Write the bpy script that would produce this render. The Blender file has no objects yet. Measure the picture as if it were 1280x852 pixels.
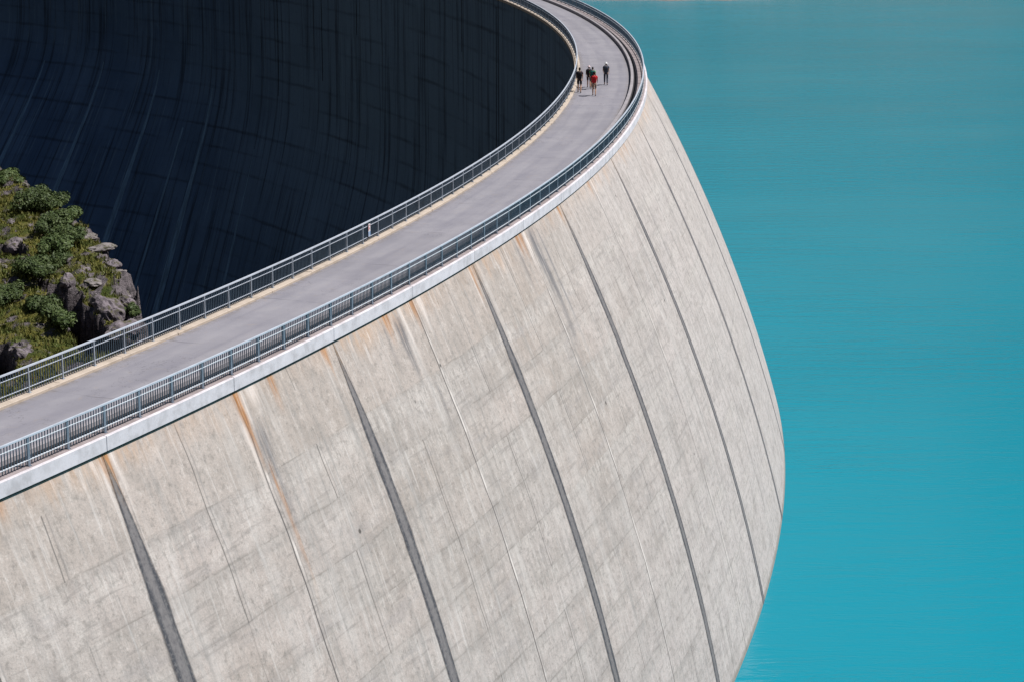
import bpy, bmesh, math, random
import numpy as np
from mathutils import Vector, Matrix, noise as mnoise
random.seed(7); np.random.seed(7)
C = bpy.context.scene.collection
sin, cos, pi, rad = math.sin, math.cos, math.pi, math.radians

# ------------------------------------------------------------------ measurements (metres)
CX, CY = -254.52, 176.71          # centre of the crest arc in plan
CAM_H, PITCH, FPX = 20.0, 0.2511, 2540.0
Z_WATER = -29.3
PH0, PH1 = -0.80, 1.22            # extent of the dam
R_FACE, Z_TOP = 265.60, -0.42
SUN_EL, SUN_AZ = rad(57), rad(7)

def prof_up(z, ph):
    d = max(0.0, Z_TOP - z); a = max(-.36, min(.36, ph + .2))
    return R_FACE - .04 + (.513 + .31*a)*d + (-.551 + .143*a)*d*d/100 + .069*d**3/1e4
def prof_dn(z, ph):
    d = -z
    s = .30 + max(0., min(1., (ph - .62)/.25))*.42
    x = (d - 21 - max(0., .75 - ph)*25)/3.
    sp = 3.*(math.log1p(math.exp(x)) if x < 30 else x)
    return 259.90 - s*sp
def pol(r, ph, z=0.): return (CX + r*cos(ph), CY + r*sin(ph), z)

# ------------------------------------------------------------------ node helper
class NT:
    def __init__(s, name):
        s.m = bpy.data.materials.new(name); s.m.use_nodes = True
        s.t = s.m.node_tree; s.b = s.t.nodes['Principled BSDF']
    def n(s, typ, **kw):
        nd = s.t.nodes.new(typ)
        for k, v in kw.items(): setattr(nd, k, v)
        return nd
    def put(s, sock, v):
        if hasattr(v, 'is_linked') or isinstance(v, bpy.types.NodeSocket): s.t.links.new(v, sock)
        elif isinstance(v, (tuple, list)) and len(v) == 3 and sock.type == 'RGBA': sock.default_value = (*v, 1)
        else: sock.default_value = v
    def math(s, op, a, b=None, c=None, clamp=False):
        nd = s.n('ShaderNodeMath', operation=op, use_clamp=clamp)
        for i, v in enumerate((a, b, c)):
            if v is not None: s.put(nd.inputs[i], v)
        return nd.outputs[0]
    def add(s, a, b): return s.math('ADD', a, b)
    def mul(s, a, b): return s.math('MULTIPLY', a, b)
    def sub(s, a, b): return s.math('SUBTRACT', a, b)
    def ramp(s, v, a, b, c=0., d=1.):
        nd = s.n('ShaderNodeMapRange', interpolation_type='SMOOTHSTEP'); s.put(nd.inputs[0], v)
        for i, q in enumerate((a, b, c, d)): s.put(nd.inputs[i+1], q)
        return nd.outputs[0]
    def mix(s, f, a, b, mode='MIX'):
        nd = s.n('ShaderNodeMix', data_type='RGBA', blend_type=mode, clamp_factor=True)
        s.put(nd.inputs[0], f); s.put(nd.inputs[6], a); s.put(nd.inputs[7], b); return nd.outputs[2]
    def xyz(s, x, y, z=0.):
        nd = s.n('ShaderNodeCombineXYZ'); s.put(nd.inputs[0], x); s.put(nd.inputs[1], y); s.put(nd.inputs[2], z); return nd.outputs[0]
    def noise(s, vec, scale, detail=3., rough=.55, dist=0.):
        nd = s.n('ShaderNodeTexNoise'); s.put(nd.inputs['Vector'], vec)
        nd.inputs['Scale'].default_value = scale; nd.inputs['Detail'].default_value = detail
        nd.inputs['Roughness'].default_value = rough; nd.inputs['Distortion'].default_value = dist
        return nd.outputs[0]
    def white(s, vec):
        nd = s.n('ShaderNodeTexWhiteNoise', noise_dimensions='3D'); s.put(nd.inputs[0], vec); return nd.outputs[0]
    def uv(s):
        nd = s.n('ShaderNodeUVMap'); sp = s.n('ShaderNodeSeparateXYZ'); s.t.links.new(nd.outputs[0], sp.inputs[0])
        return sp.outputs[0], sp.outputs[1]
    def obj(s): return s.n('ShaderNodeTexCoord').outputs['Object']
    def pos(s):
        g = s.n('ShaderNodeNewGeometry').outputs['Position']; sp = s.n('ShaderNodeSeparateXYZ'); s.t.links.new(g, sp.inputs[0])
        return g, sp.outputs[0], sp.outputs[1], sp.outputs[2]
    def bump(s, h, strength=.5, dist=.02):
        nd = s.n('ShaderNodeBump'); s.put(nd.inputs['Height'], h)
        nd.inputs['Strength'].default_value = strength; nd.inputs['Distance'].default_value = dist
        s.t.links.new(nd.outputs[0], s.b.inputs['Normal'])
    def fin(s, col, rough=.8, spec=.3, metal=0.):
        s.put(s.b.inputs['Base Color'], col); s.put(s.b.inputs['Roughness'], rough)
        s.b.inputs['Specular IOR Level'].default_value = spec; s.b.inputs['Metallic'].default_value = metal
        return s.m

def line_mask(k, x, period, offset, half, soft):
    """1 on thin lines at x = offset + n*period"""
    q = k.math('DIVIDE', k.sub(x, offset), period)
    f = k.sub(q, k.math('ROUND', q)); d = k.mul(k.math('ABSOLUTE', f), period)
    return k.ramp(d, half, half + soft, 1., 0.)

def mat_upstream():
    k = NT('upstream_concrete'); u, v = k.uv()
    P = k.xyz(u, v, 0.)
    wob = k.mul(k.sub(k.noise(k.xyz(k.mul(u, .16), k.mul(k.math('FLOOR', k.mul(v, .5)), 3.7)), 1., 3.), .5), .42)
    vv = k.add(v, wob)
    # tones
    big = k.noise(P, .10, 4., .6); mid = k.noise(P, .55, 5., .65); fine = k.noise(P, 3.2, 5., .75); grit = k.noise(P, 13., 3., .8)
    col = k.mix(k.ramp(big, .35, .65), (0.415, 0.349, 0.314), (0.490, 0.423, 0.396))
    # panels: 4 m wide pours, lifts of 2.05 m
    row = k.math('FLOOR', k.math('DIVIDE', k.add(vv, 3.5), 2.05)); colm = k.math('FLOOR', k.math('DIVIDE', k.add(u, 107.1), 8.02))
    pt = k.white(k.xyz(row, colm, 0.)); pt2 = k.white(k.xyz(row, k.math('FLOOR', k.math('DIVIDE', k.add(u, 107.1), 4.01)), 3.))
    col = k.mix(k.ramp(pt, 0., 1., 0., .38), col, (.30, .282, .265))
    col = k.mix(k.ramp(pt2, .3, 1., 0., .40), col, (0.460, 0.420, 0.400))
    top = k.ramp(vv, -3.62, -3.42)           # smoother top lift
    low = k.sub(1., top)
    col = k.mix(k.mul(top, .3), col, (0.430, 0.365, 0.323))
    pale = k.ramp(v, -26., -6., 1., 0.); col = k.mix(k.mul(pale, .65), col, (0.545, 0.487, 0.482))
    right = k.ramp(u, -80., -50.); col = k.mix(k.mul(right, .6), col, (0.540, 0.492, 0.487))
    # mottling
    col = k.mix(k.ramp(mid, .42, .72, 0., .50), col, (.29, .26, .24))
    lm = k.mul(k.ramp(mid, .55, .28, 0., .45), k.add(.35, k.mul(low, .65))); col = k.mix(lm, col, (0.520, 0.482, 0.458))
    # pale rough fringe under every lift line: vertical board marks
    q = k.math('DIVIDE', k.add(vv, 3.5), 2.05); fr = k.sub(1., k.math('FRACT', q))   # 0 at line, 1 at next lower line
    ticks = k.noise(k.xyz(k.mul(u, 2.6), k.mul(v, .45)), 1., 3., .7); ticks2 = k.noise(k.xyz(k.mul(u, 5.5), k.mul(v, .9), 5.), 1., 2., .7)
    band = k.mul(k.ramp(fr, .5, .02), low); bandn = k.ramp(k.noise(k.xyz(k.mul(u, .11), k.mul(row, 3.1)), 1., 2.), .38, .62)
    firstband = k.ramp(k.math('ABSOLUTE', k.add(vv, 3.95)), .25, .6, 1., 0.)
    band = k.math('MAXIMUM', k.mul(band, bandn), k.mul(firstband, .85))
    col = k.mix(k.mul(band, k.ramp(ticks, .40, .60, 0., .75)), col, (0.580, 0.531, 0.502))
    col = k.mix(k.mul(band, k.ramp(ticks2, .54, .66, 0., .45)), col, (.22, .205, .195))
    pat = k.noise(k.xyz(k.mul(u, .22), k.mul(vv, 1.1), 31.), 1., 4., .6)
    col = k.mix(k.mul(k.ramp(pat, .54, .66, 0., .38), low), col, (.33, .30, .30))
    # pitted light flecks
    fl = k.noise(k.xyz(k.mul(u, 4.), k.mul(v, 2.2), 9.), 1., 4., .8)
    col = k.mix(k.mul(k.ramp(fl, .56, .72, 0., .7), k.add(.18, k.mul(low, .7))), col, (0.600, 0.555, 0.531))
    col = k.mix(k.ramp(fine, .48, .70, 0., .70), col, (.21, .19, .175))
    f2 = k.noise(k.xyz(k.mul(u, 1.7), k.mul(v, 1.1), 21.), 1., 5., .85); col = k.mix(k.ramp(f2, .53, .66, 0., .50), col, (.25, .225, .215)); col = k.mix(k.ramp(f2, .47, .36, 0., .45), col, (0.620, 0.560, 0.531))
    col = k.mix(k.ramp(grit, .40, .66, 0., .28), col, (.19, .175, .165))
    # streaks running down
    st = k.noise(k.xyz(k.mul(u, 2.2), k.mul(v, .09)), 1., 5., .7); st2 = k.noise(k.xyz(k.mul(u, 1.0), k.mul(v, .05), 7.), 1., 4., .65)
    col = k.mix(k.ramp(st, .51, .70, 0., .55), col, (.25, .24, .235)); col = k.mix(k.ramp(st2, .50, .30, 0., .30), col, (0.560, 0.526, 0.511))
    pl_ = k.noise(k.xyz(k.mul(u, .35), k.mul(vv, 4.2), 17.), 1., 3., .6); col = k.mix(k.mul(k.ramp(pl_, .56, .68, 0., .42), low), col, (.24, .215, .205))
    st3 = k.noise(k.xyz(k.mul(u, 5.), k.mul(v, .28), 27.), 1., 3., .6); col = k.mix(k.ramp(st3, .56, .70, 0., .38), col, (.62, .585, .57))
    # lift lines
    brk = k.ramp(k.noise(k.xyz(k.mul(u, .45), k.mul(row, 5.3)), 1., 4., .7), .42, .62)
    lf = k.mul(k.sub(1., k.mul(right, .75)), k.ramp(k.noise(k.xyz(k.mul(u, .06), k.mul(row, 2.3), 6.), 1., 2.), .38, .6, .25, 1.))
    ll = k.mul(k.mul(line_mask(k, vv, 2.05, -3.5, .015, .07), brk), k.ramp(v, -3.2, -3.4))
    col = k.mix(k.mul(k.mul(ll, lf), .50), col, (.15, .135, .12))
    soft = k.mul(k.mul(line_mask(k, k.add(vv, .12), 2.05, -3.5, .04, .45), k.noise(k.xyz(k.mul(u, .2), row, 3.), 1., 2.)), low)
    col = k.mix(k.mul(k.mul(soft, lf), .55), col, (.23, .21, .20))
    # thin vertical joints every 4 m, twin lines, not on every lift
    wu = k.add(u, k.mul(k.sub(k.noise(k.xyz(k.mul(v, .3), k.mul(u, .02)), 1., 2.), .5), .35))
    vj = line_mask(k, wu, 4.01, -107.15, .008, .045); vj2 = line_mask(k, wu, 4.01, -106.93, .008, .06)
    on = k.ramp(k.white(k.xyz(k.math('ROUND', k.math('DIVIDE', k.add(u, 107.15), 4.01)), row, 8.)), .25, .5)
    col = k.mix(k.mul(k.mul(vj, on), .72), col, (.11, .105, .10)); col = k.mix(k.mul(k.mul(vj2, on), .35), col, (.14, .13, .13))
    # main cold joints at 8 m: always visible, pale lime edge
    mj = line_mask(k, wu, 16.05, -107.15, .012, .05); ml = line_mask(k, wu, 16.05, -107.02, .02, .10)
    col = k.mix(k.mul(ml, k.ramp(k.noise(k.xyz(k.mul(u, .5), k.mul(v, .5), 2.), 1., 3.), .45, .6, 0., .8)), col, (0.680, 0.627, 0.598))
    col = k.mix(k.mul(mj, .7), col, (.11, .10, .10))
    zn = k.noise(k.xyz(k.mul(u, .5), k.mul(v, .12), 4.), 1., 4., .65)
    hz = k.mul(k.ramp(k.add(v, k.mul(k.sub(zn, .5), 2.6)), -1.7, -.5), k.ramp(k.noise(k.xyz(k.mul(u, 2.6), k.mul(v, .5), 4.), 1., 4., .7), .36, .60))
    lo = k.ramp(k.noise(k.xyz(k.mul(u, .09), 2.), 1., 3.), .42, .60, .25, 1.); col = k.mix(k.mul(k.mul(hz, lo), .50), col, (.50, .315, .195))
    wl = k.mul(k.ramp(k.add(v, k.mul(k.sub(zn, .5), 3.)), -2.0, -.6), k.ramp(k.noise(k.xyz(k.mul(u, 3.1), k.mul(v, .3), 14.), 1., 4., .7), .53, .68))
    col = k.mix(k.mul(k.mul(wl, lo), .6), col, (0.720, 0.637, 0.598))
    dk = k.mul(k.ramp(k.add(v, k.mul(k.sub(zn, .5), 3.)), -1.6, -.6), k.ramp(k.noise(k.xyz(k.mul(u, 2.1), k.mul(v, .7), 24.), 1., 4., .7), .56, .68))
    col = k.mix(k.mul(dk, .45), col, (.26, .22, .20))
    at = k.n('ShaderNodeVertexColor', layer_name='stains'); sc3 = k.n('ShaderNodeSeparateColor'); k.t.links.new(at.outputs[0], sc3.inputs[0])
    g = k.ramp(k.noise(k.xyz(k.mul(u, 5.), k.mul(v, .4), 33.), 1., 4., .7), .34, .56, .25, 1.)
    col = k.mix(k.mul(sc3.outputs[2], g), col, (0.780, 0.695, 0.656)); col = k.mix(k.mul(sc3.outputs[1], g), col, (.12, .12, .135)); col = k.mix(k.mul(sc3.outputs[0], g), col, k.mix(k.ramp(k.noise(k.xyz(k.mul(u, 7.), k.mul(v, .8), 12.), 1., 4., .75), .35, .65), (.50, .235, .085), (.25, .115, .05)))
    # sparse holes
    vo = k.n('ShaderNodeTexVoronoi'); k.put(vo.inputs['Vector'], P); vo.inputs['Scale'].default_value = .33
    col = k.mix(k.ramp(vo.outputs['Distance'], .02, .045, .85, 0.), col, (.06, .055, .05))
    wet = k.ramp(v, Z_WATER + .5, Z_WATER + .15); col = k.mix(k.mul(wet, .6), col, (.16, .15, .12))
    k.bump(k.add(fine, k.add(f2, k.mul(mj, -1.))), .55, .04)
    return k.fin(col, .85, .25)

def mat_downstream():
    k = NT('downstream_concrete'); u, v = k.uv(); P = k.xyz(u, v)
    col = k.mix(k.ramp(k.noise(P, .07, 4.), .35, .65), (.075, .135, .235), (.11, .185, .30))  # shade and its blue cast put into the base colour
    upr = k.mul(k.ramp(u, 190., 120.), k.ramp(v, -60., -20., .35, 1.)); col = k.mix(k.mul(upr, .8), col, (.19, .285, .385))  # lighter towards the upper right: sky light put into the colour
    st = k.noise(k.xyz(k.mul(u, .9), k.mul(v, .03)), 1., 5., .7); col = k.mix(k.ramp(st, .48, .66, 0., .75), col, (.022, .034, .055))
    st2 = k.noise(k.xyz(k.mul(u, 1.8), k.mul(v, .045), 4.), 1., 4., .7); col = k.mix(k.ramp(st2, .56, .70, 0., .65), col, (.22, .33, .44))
    wob = k.mul(k.sub(k.noise(k.xyz(k.mul(u, .2), v), 1., 2.), .5), .5)
    ll = line_mask(k, k.add(v, wob), 3.1, -1., .03, .35)
    brk = k.ramp(k.noise(k.xyz(k.mul(u, .05), k.mul(v, .3), 2.), 1., 4., .6), .40, .66)
    col = k.mix(k.mul(k.mul(ll, brk), .5), col, (.018, .024, .034))
    row = k.math('FLOOR', k.math('DIVIDE', k.add(v, 1.), 3.1)); cm = k.math('FLOOR', k.math('DIVIDE', u, 8.5))
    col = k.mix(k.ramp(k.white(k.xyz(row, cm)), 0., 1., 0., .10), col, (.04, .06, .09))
    vj = line_mask(k, u, 8.68, .854*265, .03, .16); col = k.mix(k.mul(k.mul(vj, k.ramp(v, -26., -10.)), .6), col, (.03, .03, .035))
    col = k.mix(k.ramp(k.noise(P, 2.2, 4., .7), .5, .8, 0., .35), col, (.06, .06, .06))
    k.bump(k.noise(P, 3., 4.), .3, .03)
    return k.fin(col, .85, .15)

def mat_concrete(name, c, dark=None, scale=1., amt=.5, rough=.8, joints=None):
    k = NT(name); g, x, y, z = k.pos()
    dark = dark or tuple(q*.6 for q in c)
    col = k.mix(k.ramp(k.noise(g, .9*scale, 5., .65), .38, .68, 0., amt), c, dark)
    col = k.mix(k.ramp(k.noise(g, 9.*scale, 4., .7), .45, .75, 0., amt*.6), col, dark)
    col = k.mix(k.ramp(k.noise(g, .25*scale, 3.), .4, .65, 0., .35), col, tuple(min(1, q*1.15) for q in c))
    k.bump(k.noise(g, 14.*scale, 4., .7), .3, .01)
    return k.fin(col, rough, .25)

def mat_road():
    k = NT('road_asphalt'); u, v = k.uv(); g, x, y, z = k.pos(); P = k.xyz(u, v)
    col = k.mix(k.ramp(k.noise(P, .35, 5., .6), .35, .65), (.240, .234, .268), (.285, .276, .308))
    col = k.mix(k.ramp(k.noise(k.xyz(k.mul(u, .12), k.mul(v, 1.3)), 1., 4., .6), .45, .7, 0., .5), col, (.195, .19, .228))
    col = k.mix(k.ramp(k.noise(P, 1.6, 4., .7, .6), .56, .74, 0., .6), col, (.30, .265, .25))
    col = k.mix(k.ramp(k.noise(P, 28., 3., .8), .3, .75, 0., .35), col, (.15, .145, .175))
    # transverse seams and patched strips
    cr = line_mask(k, k.add(u, k.mul(k.noise(k.xyz(v, k.mul(u, .1)), .8, 3.), .5)), 8.02, 1.5, .012, .05)
    col = k.mix(k.mul(cr, k.ramp(k.noise(P, .6, 2.), .4, .6, 0., .6)), col, (.09, .085, .10))
    pa = k.ramp(k.white(k.xyz(k.math('FLOOR', k.math('DIVIDE', u, 11.3)), 1., 0.)), .6, .95, 0., .22); col = k.mix(pa, col, (.18, .175, .195))
    cw = k.noise(k.xyz(k.mul(u, .35), k.mul(v, .35), 6.), 1., 5., .7); cr2 = k.ramp(k.math('ABSOLUTE', k.sub(cw, .5)), .0015, .006, 1., 0.)
    col = k.mix(k.mul(cr2, k.ramp(k.noise(P, .15, 2.), .42, .6, 0., .55)), col, (.10, .095, .11))
    wt = k.mul(k.add(k.ramp(k.math('ABSOLUTE', k.sub(v, 261.5)), .15, .5, 1., 0.), k.ramp(k.math('ABSOLUTE', k.sub(v, 263.1)), .15, .5, 1., 0.)), k.ramp(k.noise(P, .8, 3.), .3, .7, .1, .35)); col = k.mix(wt, col, (.33, .32, .345))
    # dirt against both kerbs
    ed = k.add(k.ramp(v, 260.28, 260.75, 1., 0.), k.ramp(v, 263.9, 264.4)); col = k.mix(k.mul(ed, k.ramp(k.noise(P, 2.3, 4., .7), .35, .65, 0., .7)), col, (.17, .145, .12))
    k.bump(k.noise(P, 35., 3.), .3, .006)
    return k.fin(col, .8, .3)

def mat_plain(name, c, rough=.5, spec=.4, metal=0., var=.25, scale=3.):
    k = NT(name); g, *_ = k.pos()
    col = k.mix(k.ramp(k.noise(g, scale, 4., .65), .35, .75, 0., 1.), c, tuple(q*(1-var) for q in c))
    return k.fin(col, rough, spec, metal)

def mat_water():
    k = NT('glacial_water'); g, x, y, z = k.pos()
    P1 = k.xyz(k.mul(x, .16), k.mul(y, .9)); P2 = k.xyz(k.mul(x, .5), k.mul(y, 1.7), 3.)
    w1 = k.noise(P1, .75, 4., .6, .6); w2 = k.noise(P2, 1.1, 3., .6, .8); sw = k.noise(k.xyz(k.mul(x, .004), k.mul(y, .012)), 1., 3.)
    gust = k.ramp(k.noise(k.xyz(k.mul(x, .012), k.mul(y, .02), 8.), 1., 4., .6), .38, .62, .25, 1.15)
    col = k.mix(k.ramp(sw, .35, .65), (.005, .218, .300), (.007, .236, .322))
    k.bump(k.mul(k.add(w1, k.mul(w2, .45)), gust), .55, .35)
    return k.fin(col, .17, .36)

def mat_hill(name='hill_turf'):
    k = NT(name); g, x, y, z = k.pos()
    n1 = k.noise(g, .45, 5., .65); n2 = k.noise(g, 2.2, 5., .7); n3 = k.noise(g, 9., 3., .7)
    gr = k.mix(k.ramp(n1, .38, .62), (.060, .080, .018), (.145, .130, .030))
    gr = k.mix(k.ramp(n2, .48, .68, 0., .75), gr, (.034, .048, .013)); gr = k.mix(k.ramp(n3, .55, .75, 0., .5), gr, (.16, .125, .045))
    gr = k.mix(k.ramp(k.noise(g, 1.1, 4., .6, 1.), .60, .70, 0., .7), gr, (.115, .07, .035))
    rk = k.mix(k.ramp(n2, .40, .62), (.185, .160, .172), (.07, .062, .066)); rk = k.mix(k.ramp(n3, .5, .7, 0., .5), rk, (.24, .215, .22)); rk = k.mix(k.ramp(k.noise(k.xyz(x, y, k.mul(z, 5.)), 1.3, 4., .7, .8), .54, .64, 0., .8), rk, (.035, .03, .032))
    nz = k.n('ShaderNodeNewGeometry'); sp = k.n('ShaderNodeSeparateXYZ'); k.t.links.new(nz.outputs['True Normal'], sp.inputs[0])
    steep = k.ramp(k.add(sp.outputs[2], k.mul(k.sub(n2, .5), .25)), .70, .86, 1., 0.)
    at = k.n('ShaderNodeAttribute', attribute_name='rock').outputs['Fac']
    f = k.math('MAXIMUM', steep, k.ramp(k.add(at, k.mul(k.sub(n2, .5), .9)), .45, .6))
    hsh = k.n('ShaderNodeAttribute', attribute_name='hollow_shade').outputs['Fac']  # deep shade of the hollows, painted as a near-black colour
    k.bump(k.add(n2, k.mul(n3, .5)), 1., .30)
    return k.fin(k.mix(hsh, k.mix(f, gr, rk), (.012, .010, .009)), .9, .1)

def mat_rock(name, c=(.20, .175, .19)):
    k = NT(name); g, x, y, z = k.pos()
    n1 = k.noise(g, 1.6, 6., .7); n2 = k.noise(k.xyz(k.mul(x, 2.), k.mul(y, 2.), k.mul(z, 7.)), 1., 4., .7, .5)
    col = k.mix(k.ramp(n1, .35, .65), c, tuple(q*.5 for q in c)); col = k.mix(k.ramp(n2, .55, .72, 0., .6), col, tuple(q*.3 for q in c))
    col = k.mix(k.ramp(k.noise(g, 5., 4., .7), .60, .72, 0., .55), col, (.30, .29, .28))
    sp = k.n('ShaderNodeSeparateXYZ'); k.t.links.new(k.n('ShaderNodeNewGeometry').outputs['Normal'], sp.inputs[0])
    moss = k.mul(k.ramp(sp.outputs[2], .55, .95), k.ramp(n1, .47, .58, 0., .8)); col = k.mix(moss, col, (.07, .07, .022))
    k.bump(k.add(n1, n2), .8, .12)
    return k.fin(col, .9, .2)

def mat_leaf(name, a, b):
    k = NT(name); g, *_ = k.pos()
    col = k.mix(k.ramp(k.noise(g, 2.4, 3.), .35, .65), a, b)
    col = k.mix(k.ramp(k.noise(g, 14., 2.), .5, .7, 0., .5), col, tuple(min(1, q*1.7) for q in b))
    return k.fin(col, .6, .25)

def mat_mountain(name, c1, c2, c3, s=.01):
    k = NT(name); g, x, y, z = k.pos()
    col = k.mix(k.ramp(k.noise(g, s, 6., .65), .4, .6), c1, c2); col = k.mix(k.ramp(k.noise(g, s*7, 5., .7), .5, .68, 0., .7), col, c3)
    k.bump(k.noise(g, s*5, 6., .7), .8, 4.)
    return k.fin(col, .95, .1)

# ------------------------------------------------------------------ object helpers
def tag(o, label=None, cat=None, group=None, kind=None):
    if label: o['label'] = label
    if cat: o['category'] = cat
    if group: o['group'] = group
    if kind: o['kind'] = kind
    return o
def empty(name, loc, rz=0.):
    o = bpy.data.objects.new(name, None); C.objects.link(o); o.location = loc; o.rotation_euler = (0, 0, rz); o.empty_display_size = .5
    return o
def mesh_obj(name, verts, faces, m, parent=None, smooth=False, uvs=None, world=True):
    """verts in world coordinates unless world=False; parent's transform is location only"""
    me = bpy.data.meshes.new(name)
    if parent is not None and world:
        L = parent.location; verts = [(a-L.x, b-L.y, c-L.z) for a, b, c in verts]
    me.from_pydata(verts, [], faces); me.materials.append(m)
    if smooth: me.polygons.foreach_set('use_smooth', [True]*len(me.polygons))
    if uvs is not None:
        ul = me.uv_layers.new(name='UVMap'); idx = np.empty(len(me.loops), int); me.loops.foreach_get('vertex_index', idx)
        ul.data.foreach_set('uv', np.asarray(uvs, float)[idx].ravel())
    me.update()
    o = bpy.data.objects.new(name, me); C.objects.link(o)
    if parent is not None: o.parent = parent
    return o
def ring(name, prof, m, parent, p0=PH0, p1=PH1, n=900, closed=True, uv=False):
    """sweep an (r,z) loop round the dam centre"""
    k = len(prof); V = []; F = []; U = []
    for i in range(n+1):
        ph = p0 + (p1-p0)*i/n
        for r, z in prof: V.append(pol(r, ph, z)); U.append((ph*265, r))
    for i in range(n):
        for j in range(k if closed else k-1):
            a = i*k+j; b = i*k+(j+1) % k
            F.append((a, b, b+k, a+k))
    if closed: F.append(tuple(range(k))[::-1]); F.append(tuple(n*k+j for j in range(k)))
    return mesh_obj(name, V, F, m, parent, uvs=U if uv else None)
class MB:
    def __init__(s): s.v = []; s.f = []
    def box(s, x0, x1, y0, y1, z0, z1):
        b = len(s.v); s.v += [(x, y, z) for z in (z0, z1) for x, y in ((x0, y0), (x1, y0), (x1, y1), (x0, y1))]
        s.f += [tuple(b+i for i in q) for q in ((3,2,1,0),(4,5,6,7),(0,1,5,4),(1,2,6,5),(2,3,7,6),(3,0,4,7))]
    def tube(s, a, b, r0, r1=None, n=8):
        r1 = r0 if r1 is None else r1; a, b = Vector(a), Vector(b); d = (b-a).normalized()
        p = d.orthogonal().normalized(); q = d.cross(p); i0 = len(s.v)
        for c, r in ((a, r0), (b, r1)):
            for i in range(n):
                t = 2*pi*i/n; s.v.append(tuple(c + (p*cos(t)+q*sin(t))*r))
        for i in range(n): j = (i+1) % n; s.f.append((i0+i, i0+j, i0+n+j, i0+n+i))
        s.f.append(tuple(i0+i for i in range(n))[::-1]); s.f.append(tuple(i0+n+i for i in range(n)))
    def build(s, name, m, parent=None, smooth=False): return mesh_obj(name, s.v, s.f, m, parent, smooth, world=False)

M_UP = mat_upstream(); M_DN = mat_downstream(); M_ROAD = mat_road(); M_WATER = mat_water()
M_COPE = mat_concrete('coping_pale', (.70, .655, .70), (.45, .42, .44), 1.9, .7, .8)
M_LEDGE = mat_concrete('ledge_concrete', (.34, .295, .30), (.20, .165, .16), 1.5, .7)
M_KERB = mat_concrete('kerb_beige', (.50, .425, .36), (.30, .25, .20), 1.6, .6)
M_WALK = mat_concrete('walk_kerb_grey', (.33, .31, .33), (.17, .16, .17), 1.5, .5)
M_DARK = mat_plain('dark_channel_and_gap_shade', (.02, .02, .024), .9)
M_RAIL = mat_plain('rail_paint', (.52, .57, .66), .42, .5, .0, .18, 2.)
M_RAILW = mat_plain('rail_paint_sunlit', (.66, .70, .76), .4, .5, .0, .1, 2.)  # brighter paint: sunlit rail tops put into the colour
M_BAR = mat_plain('baluster_paint', (.10, .15, .205), .45, .5, .0, .3, 2.)  # darkened: shaded sides of the bars put into the colour
M_POST = mat_plain('post_paint', (.17, .21, .27), .45, .5, .0, .3, 2.)
M_POSTL = mat_plain('post_paint_light', (.33, .38, .45), .45, .5, .0, .2, 2.)

# ------------------------------------------------------------------ the dam
dam = empty('concrete_dam', pol(262.8, 0., 0.))
tag(dam, 'huge curved concrete arch dam with rust streaks and dark joint strips above the turquoise lake', 'dam')
RUNS = [(-115.25, .42, 2.2, 'OR', .95, -.4),
        (-114.85, .22, 2.6, 'LI', .9, -.4),
        (-107.0, .38, 3.6, 'OR', 1., -.4),
        (-106.45, .75, 5.4, 'DK', .6, -2.0),
        (-107.3, .28, 4.4, 'LI', .8, -1.6),
        (-106.6, .22, 6.2, 'OR', .7, -3.4),
        (-105.9, .6, 1.6, 'LI', .8, -.4),
        (-104.4, .38, 1.9, 'OR', .85, -.4),
        (-100., .5, 1.0, 'OR', .7, -.4),
        (-94.1, .50, 1.7, 'OR', .9, -.4),
        (-93.2, .65, 3.4, 'DK', .8, -1.0),
        (-92.5, .25, 3.4, 'LI', .9, -.4),
        (-91.2, .45, 1.8, 'OR', .75, -.4),
        (-90.4, .4, 2.2, 'LI', .8, -.4),
        (-92.0, .35, 3., 'DK', .5, -4.),
        (-83.75, .22, 2.4, 'OR', .9, -.4),
        (-83.3, .25, 2.0, 'OR', .6, -.4),
        (-76.2, .45, 1.5, 'OR', .85, -.4),
        (-75.0, .30, 4., 'LI', .9, -.4),
        (-75.6, .5, 1.8, 'OR', .7, -.4),
        (-73.9, .85, 7.8, 'DK', .80, -.7),
        (-72.7, .22, 9., 'DK', .75, -.9),
        (-76.8, .35, 4., 'DK', .45, -.8),
        (-67.7, .35, 1.1, 'OR', .9, -.4),
        (-59.6, .45, 1.6, 'OR', .6, -.4),
        (-58.8, .3, 2.6, 'LI', .7, -.4),
        (-45., .5, 1.4, 'OR', .5, -.4),
        (-120.6, .5, 1., 'OR', .5, -.4),
        (-106.75, .3, 3., 'LI', .8, -.4),
        (-115.6, .12, 4., 'LI', .8, -.9),
        (-94.6, .2, 3., 'DK', .5, -.9),
        (-83.95, .1, 2.8, 'LI', .8, -.8),
        (-99.9, .12, 1.6, 'OR', .8, -.4)]
def sst(x, a, b):
    t = max(0., min(1., (x-a)/(b-a))); return t*t*(3-2*t)
def stain(u, z):
    o = {'OR': 0., 'DK': 0., 'LI': 0.}
    for uc, w, ln, kind, amt, t0 in RUNS:
        if abs(u-uc) > w*2 + .6: continue
        d = abs(u + .10*mnoise.noise((z*.8, uc, 0)) - uc)
        wz = w*(1. - .45*sst(-z, 0, ln))
        a = (1-sst(d, wz*.25, wz))*sst(z, t0-ln, t0-ln*.15)*(sst(-z, -t0-.5, -t0+.3) if t0 < -.6 else 1.)
        o[kind] = max(o[kind], a*amt*(.75 if kind == 'LI' else 1.))
    return o['OR'], o['DK'], o['LI'], 1.
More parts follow.
